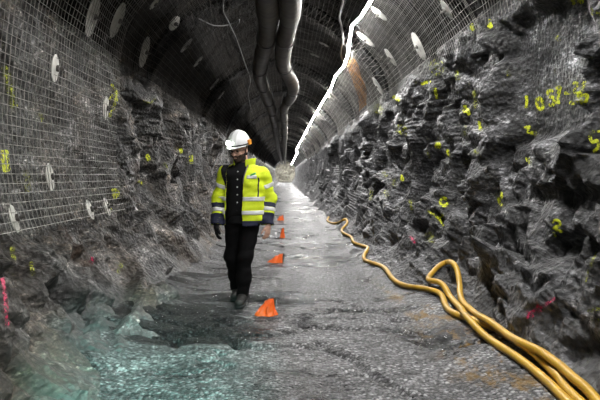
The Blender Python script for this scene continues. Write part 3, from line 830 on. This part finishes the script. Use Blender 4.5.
# ---- pose (metres, relative to the spot between the feet; the person faces -y before turning)
TH = math.radians(-14)
def L(x, y, z, r=None):
    c, s_ = math.cos(-TH), math.sin(-TH); q = (c * x - s_ * y, s_ * x + c * y, z)
    return q if r is None else (*q, r)
d = ray(244, 306); pp = CAM + d * ((0 - CAM[2]) / d[2])
PY = 4.55 * KD; PX = pp[0] * PY / pp[1]
PZ = float(floorz(PX - .03, PY)) + .004
hipR, kneeR, ankR, toeR = L(-.10, .10, .93), L(-.135, .13, .49), L(-.10, .36, .115), L(-.115, .20, .035)
hipL, kneeL, ankL, toeL = L(.085, .06, .93), L(.015, -.03, .50), L(-.015, .02, .10), L(-.035, -.16, .03)
shR, elR, wrR = L(-.20, .06, 1.375), L(-.275, .10, 1.13), L(-.285, .02, .885)
shL, elL, wrL = L(.20, .04, 1.375), L(.275, .08, 1.13), L(.262, -.01, .885)
torso_c = L(0, .06, 0)
HC = np.array(L(-.045, .02, 1.63)); 
hy, hp = math.radians(-16), math.radians(14)
Rz = np.array([[math.cos(hy), -math.sin(hy), 0], [math.sin(hy), math.cos(hy), 0], [0, 0, 1]])
Rx = np.array([[1, 0, 0], [0, math.cos(hp), -math.sin(hp)], [0, math.sin(hp), math.cos(hp)]])
HR_ = Rz @ Rx
def H(x, y, z): return HC + HR_ @ np.array([x, y, z])

# ---- body (one continuous skin)
bf = Field((-.42, -.34, -.02), (.42, .50, 1.80), .0062)
tx, ty_ = torso_c[0], torso_c[1]
bf.chain([(tx, ty_ + .01, .93, .10), (tx, ty_ + .01, 1.10, .095), (tx, ty_ + .015, 1.27, .10), (tx, ty_ + .01, 1.38, .085)], .05)
for sgn, hip, kn, an, to in ((-1, hipR, kneeR, ankR, toeR), (1, hipL, kneeL, ankL, toeL)):
    bf.chain([(*hip, .085), (*kn, .055), (*an, .036)], .04); bf.chain([(*an, .036), (*to, .026)], .02)
for sh, el, wr in ((shR, elR, wrR), (shL, elL, wrL)):
    bf.chain([(tx, ty_ + .01, 1.36, .055), (*sh, .040)], .03); bf.chain([(*sh, .040), (*el, .036), (*wr, .025)], .02)
bf.chain([(tx, ty_ + .01, 1.38, .065), (*H(0, .03, -.075), .056)], .03)
# head
bf.ell(H(0, .012, .035), (.078, .096, .098), .02, HR_)
bf.ell(H(0, -.022, -.045), (.060, .068, .078), .03, HR_)
bf.ell(H(0, -.068, -.098), (.026, .022, .020), .02, HR_)           # chin
bf.cone(H(0, -.088, .005), H(0, -.112, -.034), .008, .014, .012)   # nose
bf.cone(H(-.016, -.096, -.036), H(.016, -.096, -.036), .009, .009, .008)
bf.cone(H(-.040, -.082, .022), H(.040, -.082, .022), .011, .011, .012)  # brow
for s_ in (-1, 1):
    bf.ell(H(s_ * .040, -.070, -.028), (.020, .016, .018), .015, HR_)      # cheek
    bf.ell(H(s_ * .080, .012, -.010), (.010, .020, .031), .006, HR_)       # ear
bf.cone(H(-.020, -.090, -.063), H(.020, -.090, -.063), .006, .006, .006)
bf.cone(H(-.017, -.088, -.073), H(.017, -.088, -.073), .007, .007, .005)
# hands
def hand(f, wr, fore, side, thumb_dir, grow=0.0, curl=.5, k=.006):
    """palm, four unequal bent fingers and a thumb leaving the side of the palm"""
    wr = np.array(wr, float); dn = np.array(fore, float); dn /= np.linalg.norm(dn)
    th = np.array(thumb_dir, float); th -= dn * (th @ dn); th /= np.linalg.norm(th)    # across the palm, towards the thumb
    pn = np.cross(dn, th) * side                                                        # the way the fingers curl
    f.chain([(*wr, .025 + grow), (*(wr + dn * .03), .025 + grow)], .01)
    for u in (-.027, -.009, .009, .027):
        f.cone(wr + dn * .025 + th * u * .8, wr + dn * .088 + th * u, .017 + grow, .0135 + grow, .012)
    for u, ln in ((.029, .072), (.0095, .080), (-.0095, .074), (-.028, .058)):
        p = wr + dn * .088 + th * u; a = curl * .55; seg = (.46, .30, .24); r = .0092
        for q in seg:
            dirv = dn * math.cos(a) + pn * math.sin(a); n_ = p + dirv * ln * q
            f.cone(p, n_, r + grow, r * .92 + grow, k); p = n_; r *= .92; a += curl
    p = wr + dn * .030 + th * .026; dirv = dn * .72 + th * .62 + pn * .30; dirv /= np.linalg.norm(dirv)
    p1 = p + dirv * .038; d2 = dn * .88 + th * .22 + pn * .40; d2 /= np.linalg.norm(d2); p2 = p1 + d2 * .030; p3 = p2 + d2 * .022
    f.cone(p, p1, .014 + grow, .0115 + grow, .01); f.cone(p1, p2, .0112 + grow, .010 + grow, k); f.cone(p2, p3, .010 + grow, .0085 + grow, k)
foreR = np.array(wrR) - np.array(elR); foreL = np.array(wrL) - np.array(elL)
hR0 = np.array(wrR) + foreR / np.linalg.norm(foreR) * .045; hL0 = np.array(wrL) + foreL / np.linalg.norm(foreL) * .045
bf.cone(wrR, hR0, .026, .025, .01); bf.cone(wrL, hL0, .026, .025, .01)
hand(bf, hL0, (foreL[0] - .02, foreL[1] + .02, foreL[2]), 1, (-.35, -.95, 0), 0, .45)
hand(bf, hR0, (foreR[0] + .02, foreR[1] + .02, foreR[2]), -1, (.35, -.95, 0), 0, .45)
person = from_field('person', bf, M_SKIN, None)
person.location = (PX, PY, PZ); person.rotation_euler = (0, 0, TH)
tag(person, 'walking person in white helmet and open yellow high visibility jacket, looking down', 'person')

# ---- wrinkles
def crease(X, Y, Z, seed, amp, fz=26, fxy=14):
    r = np.random.RandomState(seed); w = 0
    for i in range(6):
        a = r.uniform(-1, 1, 3) * np.array([fxy, fxy, fz]) * (1 + .35 * i); w = w + np.sin(X * a[0] + Y * a[1] + Z * a[2] + r.uniform(0, 6.28)) / (1 + .5 * i)
    return amp * w * .5
# ---- jacket
JLO, JHI = (-.44, -.32, .76), (.44, .42, 1.60)
def jacket_field(grow=0.0):
    f = Field(JLO, JHI, .0075)
    zt = [.78, .90, 1.0, 1.12, 1.25, 1.36, 1.42, 1.47, 1.52]
    rx = [.245, .24, .232, .228, .232, .225, .195, .13, .07]; ry = [.175, .172, .168, .165, .168, .155, .13, .10, .07]
    def torso(X, Y, Z):
        a = np.interp(Z, zt, rx) + grow; b_ = np.interp(Z, zt, ry) + grow
        q = np.sqrt(((X - tx) / a) ** 2 + ((Y - ty_) / b_) ** 2)
        d = (q - 1) * np.minimum(a, b_)
        return np.maximum(d, Z - 1.485 - grow)
    f.union(torso, JLO, JHI, 0)
    for sh, el, wr in ((shR, elR, wrR), (shL, elL, wrL)):
        n = (np.array(wr) - np.array(el)); n /= np.linalg.norm(n); end = np.array(wr) + n * .035
        ins_ = np.array(sh) * .6 + np.array([tx, ty_, 1.425]) * .4
        f.chain([(*ins_, .072 + grow), (*sh, .074 + grow), (*el, .064 + grow), (*end, .052 + grow)], .035)
    X, Y, Z = f.grids()
    f.F += (crease(X, Y, Z, 3, .009) + crease(X, Y, Z, 23, .005, 60, 40)).astype(np.float32)
    return f
jf = jacket_field(); X, Y, Z = jf.grids(); J = jf.F
def sleeve_sel(el, wr, a, b):
    """slab across a forearm or upper arm: distance along the limb between a and b"""
    el = np.array(el); v = np.array(wr) - el; Ls = np.linalg.norm(v); v /= Ls
    s_ = (X - el[0]) * v[0] + (Y - el[1]) * v[1] + (Z - el[2]) * v[2]
    rad = np.sqrt((X - el[0] - v[0] * s_) ** 2 + (Y - el[1] - v[1] * s_) ** 2 + (Z - el[2] - v[2] * s_) ** 2)
    return np.maximum(np.maximum(a - s_, s_ - b), rad - .095)
def endcut(el, wr):
    el = np.array(el); v = np.array(wr) - el; Ls = np.linalg.norm(v); v /= Ls
    s_ = (X - el[0]) * v[0] + (Y - el[1]) * v[1] + (Z - el[2]) * v[2]
    rad = np.sqrt((X - el[0] - v[0] * s_) ** 2 + (Y - el[1] - v[1] * s_) ** 2 + (Z - el[2] - v[2] * s_) ** 2)
    return np.maximum(Ls + .04 - s_, rad - .10)           # negative beyond... used as keep region
# opening down the front: person frame x runs from the right panel edge to the left panel edge
xr = np.interp(Z, [.78, 1.0, 1.25, 1.38, 1.50], [-.175, -.170, -.160, -.155, -.14]) + tx
xl = np.interp(Z, [.78, 1.0, 1.25, 1.38, 1.50], [.035, .030, .035, .055, .085]) + tx
opening = np.maximum(np.maximum(xr - X, X - xl), Y - ty_ + .02)     # inside (<0) is cut away
neck = np.sqrt(((X - tx) / .078) ** 2 + ((Y - ty_ + .01) / .082) ** 2) * .08 - .08
neck = np.maximum(neck, 1.36 - Z)
hem = .835 - Z
cuffs = 9.0
for el, wr in ((elR, wrR), (elL, wrL)):
    el_ = np.array(el); v = np.array(wr) - el_; Ls = np.linalg.norm(v); v /= Ls
    s_ = (X - el_[0]) * v[0] + (Y - el_[1]) * v[1] + (Z - el_[2]) * v[2]
    rad = np.sqrt((X - el_[0] - v[0] * s_) ** 2 + (Y - el_[1] - v[1] * s_) ** 2 + (Z - el_[2] - v[2] * s_) ** 2)
    cuffs = np.minimum(cuffs, np.maximum(Ls + .045 - s_, rad - .12))
def cut(F):
    F = np.maximum(F, -opening); F = np.maximum(F, -neck); F = np.maximum(F, np.maximum(hem, -9)); F = np.maximum(F, -cuffs)
    return F
def shell(a, b_): return cut(np.maximum(J - b_, a - J)).astype(np.float32)    # between offsets a < J < b
arm_mask = 1.0
jacket = from_field('jacket', jf, M_YEL, person, shell(-.012, 0.0))
jacket['label'] = 'open yellow high visibility jacket'
from_field('jacket_lining', jf, M_BLACK, jacket, shell(-.026, -.012))
def band(sel, m_, name, lab=None, th=.0055):
    F = np.maximum(shell(-.010, th), sel).astype(np.float32)
    o = from_field(name, jf, m_, jacket, F)
    if lab: o['label'] = lab
inarm = np.minimum(sleeve_sel(elR, wrR, -.4, .5), sleeve_sel(elL, wrL, -.4, .5))
inarm = np.minimum(inarm, np.minimum(sleeve_sel(shR, elR, -.05, .4), sleeve_sel(shL, elL, -.05, .4)))
body_only = -(inarm + .012)
for zc in (1.118, .975): band(np.maximum(np.abs(Z - zc) - .023, body_only), M_REFL, 'reflective_band', None)
band(np.maximum(Z - .893, body_only), M_NAVY, 'hem_panel', 'navy hem panel')
for sh, el, wr in ((shR, elR, wrR), (shL, elL, wrL)):
    band(sleeve_sel(sh, el, .105, .150), M_REFL, 'reflective_band')
    band(sleeve_sel(el, wr, .125, .168), M_REFL, 'reflective_band')
    band(sleeve_sel(el, wr, .185, .36), M_NAVY, 'cuff', 'navy cuff', .004)
    band(np.maximum(sleeve_sel(el, wr, .07, .125), Y - (el[1] - .01)), M_NAVY, 'sleeve_patch', 'navy sleeve patch', .004)
# chest pocket with printed badge, zip edge
front = Y - ty_ + .03
band(np.maximum(np.maximum(np.abs(X - tx - .125) - .048, np.abs(Z - 1.345) - .020), front), M_REFL, 'chest_patch', 'grey reflective chest patch')
band(np.maximum(np.maximum(np.abs(X - tx - .135) - .026, np.abs(Z - 1.372 - (X - tx - .135) * .5) - .011), front), M_GREEN, 'chest_badge', 'green printed badge', .008)
band(np.maximum(np.maximum(np.abs(X - tx - .185) - .007, np.abs(Z - 1.22) - .12), front), M_NAVY, 'pocket_seam', 'dark vertical pocket seam', .004)
band(np.maximum(np.maximum(X - xl - .006, xl - X - .02), np.maximum(front, Z - 1.42)), M_BLACK, 'zip', 'dark front zip', .003)
lw = np.interp(Z, [1.22, 1.33, 1.43, 1.47], [.002, .035, .062, .06])
band(np.maximum(np.maximum(X - xr - .004, xr - lw - X), np.maximum(front, np.maximum(1.22 - Z, Z - 1.475))), M_BLACK, 'lapel', 'black lining turned out at the neck', .009)
# collar: a flared standing ring open in front
cf = Field((-.2, -.22, 1.36), (.2, .28, 1.62), .006)
Xc, Yc, Zc = cf.grids()
ra = np.interp(Zc, [1.38, 1.45, 1.53, 1.56], [.135, .112, .122, .132])
q = np.sqrt((Xc - tx) ** 2 + ((Yc - ty_ - .015) / .95) ** 2) - ra + crease(Xc, Yc, Zc, 9, .004)
top_ = 1.535 + .01 * np.sin(np.arctan2(Yc, Xc) * 2)
ang = np.arctan2(Xc - tx, -(Yc - ty_))                      # 0 at front
gap = np.maximum(.85 - np.abs(ang + .40), -.5)
col = np.maximum(np.maximum(np.abs(q + .007) - .007, Zc - top_), np.maximum(1.40 - Zc, gap * .1))
from_field('collar', cf, M_YEL, jacket, col.astype(np.float32))
colb = np.maximum(np.maximum(np.abs(q + .020) - .006, Zc - top_ + .004), np.maximum(1.40 - Zc, gap * .1))
from_field('collar_lining', cf, M_BLACK, jacket, colb.astype(np.float32))
# ---- shirt
sf = Field((-.36, -.2, .84), (.36, .3, 1.56), .008)
def shirt(X, Y, Z):
    a = np.interp(Z, [.84, 1.0, 1.2, 1.36, 1.44, 1.50, 1.54], [.185, .18, .185, .18, .12, .078, .074])
    b_ = np.interp(Z, [.84, 1.0, 1.2, 1.36, 1.44, 1.50, 1.54], [.137, .135, .135, .125, .10, .078, .074])
    q = np.sqrt(((X - tx) / a) ** 2 + ((Y - ty_) / b_) ** 2)
    return np.maximum((q - 1) * np.minimum(a, b_), np.maximum(Z - 1.50, .86 - Z))
sf.union(shirt, (-.25, -.2, .84), (.25, .3, 1.56), 0)
for sh, el in ((shR, elR), (shL, elL)): sf.chain([(sh[0] * .5, sh[1], 1.375, .06), (*sh, .056), (*(np.array(sh) * .3 + np.array(el) * .7), .046)], .03)
Xs, Ys, Zs = sf.grids(); sf.F += crease(Xs, Ys, Zs, 5, .005).astype(np.float32)
shirt_o = from_field('shirt', sf, M_BLACK, person); shirt_o['label'] = 'black buttoned shirt'
for zb in (1.40, 1.32, 1.24, 1.16, 1.08, 1.00):
    xb = tx - .030; col_ = sf.F[int(round((xb - sf.lo[0]) / sf.h)), :, int(round((zb - sf.lo[2]) / sf.h))]
    j = np.argmax(col_ < 0); yb = sf.ax[1][j] - sf.h
    m = MB(); m.lathe([(.001, 0), (.008, 0), (.008, .005), (.001, .006)], (xb, yb + .006, zb), (0, -1, 0), 10); m.build('button', M_BUTTON, shirt_o, True)
m = MB(); m.tube(catmull([(tx + .07, ty_ - .085, 1.47), (tx + .062, ty_ - .135, 1.40), (tx + .045, ty_ - .152, 1.33), (tx + .04, ty_ - .150, 1.27)], 6), .006, 6)
o = m.build('neck_cord', M_CABLEG, person, True); o['label'] = 'pale neck cord'
# ---- trousers
tf = Field((-.34, -.28, .05), (.34, .5, 1.04), .0085)
tf.ell((tx, ty_ + .01, .95), (.188, .145, .13), 0)
for hip, kn, an in ((hipR, kneeR, ankR), (hipL, kneeL, ankL)):
    a2 = np.array(an) + (np.array(an) - np.array(kn)) * .02
    tf.chain([(*hip, .103), (*kn, .078), (*(np.array(kn) * .45 + np.array(an) * .55), .074), (*a2, .068)], .035)
Xt, Yt, Zt = tf.grids()
tf.F += crease(Xt, Yt, Zt, 12, .008, 34, 12).astype(np.float32)
tf.F = np.maximum(tf.F, np.maximum(Zt - 1.00, .085 - Zt)).astype(np.float32)
o = from_field('trousers', tf, M_TROUS, person); o['label'] = 'black work trousers'
# ---- boots
for an, to in ((ankR, toeR), (ankL, toeL)):
    an = np.array(an); to = np.array(to); v = to - an; v[2] = 0; v /= np.linalg.norm(v)
    heel = an - v * .055; 
    lo = np.minimum(heel, to) - .1; hi = np.maximum(heel, to) + .1; lo[2] = -.02; hi[2] = .24
    f = Field(lo, hi, .006); 
    f.cone((*heel[:2], .06), (*(an + v * .05)[:2], .075), .040, .047, .02); f.cone((*(an + v * .05)[:2], .07), (*(to + v * .0)[:2], .05), .046, .040, .02)
    f.cone((*(an - v * .005)[:2], .08), (an[0], an[1], .19), .050, .052, .02); f.ell((*(to + v * .015)[:2], .05), (.046, .046, .038), .015)
    Xb, Yb, Zb = f.grids(); f.F = np.maximum(f.F, np.maximum(.014 - Zb, Zb - .185)).astype(np.float32)
    bo = from_field('boot', f, M_BOOT, person); bo['label'] = 'dark grey work boot'
    g = Field(lo, hi, .006); g.cone((*heel[:2], .02), (*(to + v * .012)[:2], .02), .043, .050, .0)
    Xb, Yb, Zb = g.grids(); g.F = np.maximum(g.F, np.maximum(-Zb + .002, Zb - .028)).astype(np.float32)
    from_field('sole', g, M_SOLE, bo)
# ---- dark outer layer over the right hand
gf = Field(np.array(hR0) - (.11, .13, .24), np.array(hR0) + (.11, .11, .06), .005)
hand(gf, hR0, (foreR[0] + .02, foreR[1] + .02, foreR[2]), -1, (.35, -.95, 0), .0042, .45)
gl = from_field('hand_layer', gf, M_BLACK, person); gl['label'] = 'dark outer layer on the right hand'
# ---- head gear, in the frame of the head
hf = Field(HC - .2, HC + .24, .0055); Xh, Yh, Zh = hf.grids()
def hl(Xh, Yh, Zh):
    x, y, z = Xh - HC[0], Yh - HC[1], Zh - HC[2]; M = HR_.T
    return [M[i, 0] * x + M[i, 1] * y + M[i, 2] * z for i in range(3)]
x, y, z = hl(Xh, Yh, Zh)
zz = z - .055
dome = (np.sqrt((x / .114) ** 2 + ((y - .01) / .138) ** 2 + (zz / .150) ** 2) - 1) * .112
dome = dome - .005 * np.exp(-(x / .018) ** 2) - .003 * np.exp(-((np.abs(x) - .045) / .010) ** 2)      # ridges
inner = (np.sqrt((x / .104) ** 2 + ((y - .01) / .128) ** 2 + (zz / .140) ** 2) - 1) * .102
shell_h = np.maximum(np.maximum(dome, -inner), -(zz + .012 - .05 * np.clip(-y, -.1, 0)))
brim = np.sqrt((x / .118) ** 2 + ((y - .002) / .160) ** 2) - 1
brim = np.maximum(np.maximum(brim * .118, -np.maximum(dome + .004, -1)), np.abs(zz + .010 - .10 * np.clip(y, -.2, -.09) - .009) - .0045)
brim = np.maximum(brim, y + .03)
hel = np.minimum(shell_h, brim)
helmet = from_field('helmet', hf, M_HELM, person, hel.astype(np.float32)); helmet['label'] = 'white safety helmet'
rim = np.maximum(np.abs(dome - .001) - .004, np.abs(zz + .004 - .01) - .008)
from_field('helmet_band', hf, M_GLASS, helmet, rim.astype(np.float32))
lc = H(-.022, -.142, .094); ld = HR_ @ np.array([-.05, -1, -.10]); ld /= np.linalg.norm(ld)
m = MB(); m.lathe([(.001, -.045), (.026, -.045), (.030, -.02), (.030, 0), (.026, .002)], lc, ld, 20); hl_o = m.build('headlamp', M_GLASS, helmet, True)
m = MB(); m.lathe([(.031, .001), (.024, .010), (.012, .016), (.001, .018)], lc, ld, 20); m.build('headlamp_lens', M_LENS, helmet, True)
# battery clip and strap on the far side of the helmet
m = MB(); m.box(H(.122, .03, .075), (.02, .045, .05), HR_); m.build('lamp_clip', M_STRAPO, helmet)
for s_ in (-1, 1):
    m = MB(); m.tube(catmull([H(s_ * .108, -.01, .05), H(s_ * .092, -.015, .0), H(s_ * .075, -.03, -.06), H(s_ * .05, -.05, -.10)], 6), .005, 5)
    m.build('chin_strap', M_CABLE, helmet, True)
# eyes, glasses, beard
for s_ in (-1, 1):
    m = MB(); c_ = H(s_ * .031, -.083, .004); a_ = np.linspace(-PI / 2, PI / 2, 9)
    m.lathe([(max(.0005, math.cos(q) * .0125), math.sin(q) * .0125) for q in a_], c_, (0, 0, 1), 14); m.build('eye', M_EYE, person, True)
m = MB()
for s_ in (-1, 1):
    m.tube([H(s_ * .034 + .025 * math.cos(q), -.110 + abs(.025 * math.cos(q)) * .1, .002 + .017 * math.sin(q)) for q in np.linspace(0, 2 * PI, 17)], .003, 5)
    m.tube([H(s_ * .059, -.108, .006), H(s_ * .084, -.02, .004), H(s_ * .086, .02, -.002)], .003, 5)
m.tube([H(-.010, -.112, .006), H(.010, -.112, .006)], .003, 5)
m.build('spectacles', M_GLASS, person, True)
sl, Xq, Yq, Zq = bf.sub(HC - .14, HC + .12)
x, y, z = hl(Xq, Yq, Zq); Fh = bf.F[sl]
mouth = (np.sqrt((x / .024) ** 2 + ((y + .09) / .03) ** 2 + ((z + .068) / .010) ** 2) - 1) * .01
bd = np.maximum(np.maximum(Fh - .006, -.004 - Fh), np.maximum(np.maximum(z + .048 - .35 * np.clip(np.abs(x) - .03, 0, 1), -z - .125), np.maximum(y - .01, -mouth)))
V, Q = nets(bd.astype(np.float32), [bf.ax[i][sl[i]][0] for i in range(3)], bf.h)
o = mesh_np('beard', V, Q, M_BEARD, person, True); o['label'] = 'short dark beard'

# ------------------------------------------------------------------ lamps
def spot(name, loc, target, power, col, ang, blend, size=.03):
    l = bpy.data.lights.new(name, 'SPOT'); l.energy = power; l.color = col; l.spot_size = math.radians(ang); l.spot_blend = blend; l.shadow_soft_size = size
    o = bpy.data.objects.new(name, l); COL.objects.link(o); o.location = loc
    o.rotation_euler = (Vector(target) - Vector(loc)).to_track_quat('-Z', 'Y').to_euler(); return o
# helmet lamp of the walking person
Rp = np.array(Matrix.Rotation(TH, 3, 'Z')); P_l = Rp @ (lc + ld * .02) + np.array([PX, PY, PZ]); D_l = Rp @ ld
spot('headlamp_beam', P_l, P_l + D_l, 12, (.85, 1, .85), 110, 1, .02)
# greenish helmet lamp worn by the photographer, shining at the ground on the left
dt = ray(155, 384); T_ = CAM + dt * ((0 - CAM[2]) / dt[2])
spot('photographer_headlamp', (-.25, -.1, 1.72), T_, 1500, (.38, 1.0, .85), 24, 1, .03)
# flood lamp lighting the far end
l = bpy.data.lights.new('end_lamp', 'POINT'); l.energy = 300; l.shadow_soft_size = .2; o = bpy.data.objects.new('end_lamp', l); COL.objects.link(o); o.location = (-.6, YEND - 7, 2.8)
# fill spot added behind the camera to brighten the near left wall
spot('fill_spot', (.35, -1.2, 2.0), (-1.7, 6.0, 1.9), 170, (1, .95, .88), 70, 1, .25)

# ------------------------------------------------------------------ world and view
w = bpy.data.worlds.new('world'); C.world = w; w.use_nodes = True
w.node_tree.nodes['Background'].inputs[0].default_value = (.9, .95, 1, 1); w.node_tree.nodes['Background'].inputs[1].default_value = .003
C.view_settings.view_transform = 'Standard'; C.view_settings.look = 'None'; C.view_settings.gamma = 1; C.view_settings.exposure = 1.0
C.cycles.use_denoising = True
C.cycles.max_bounces = 6
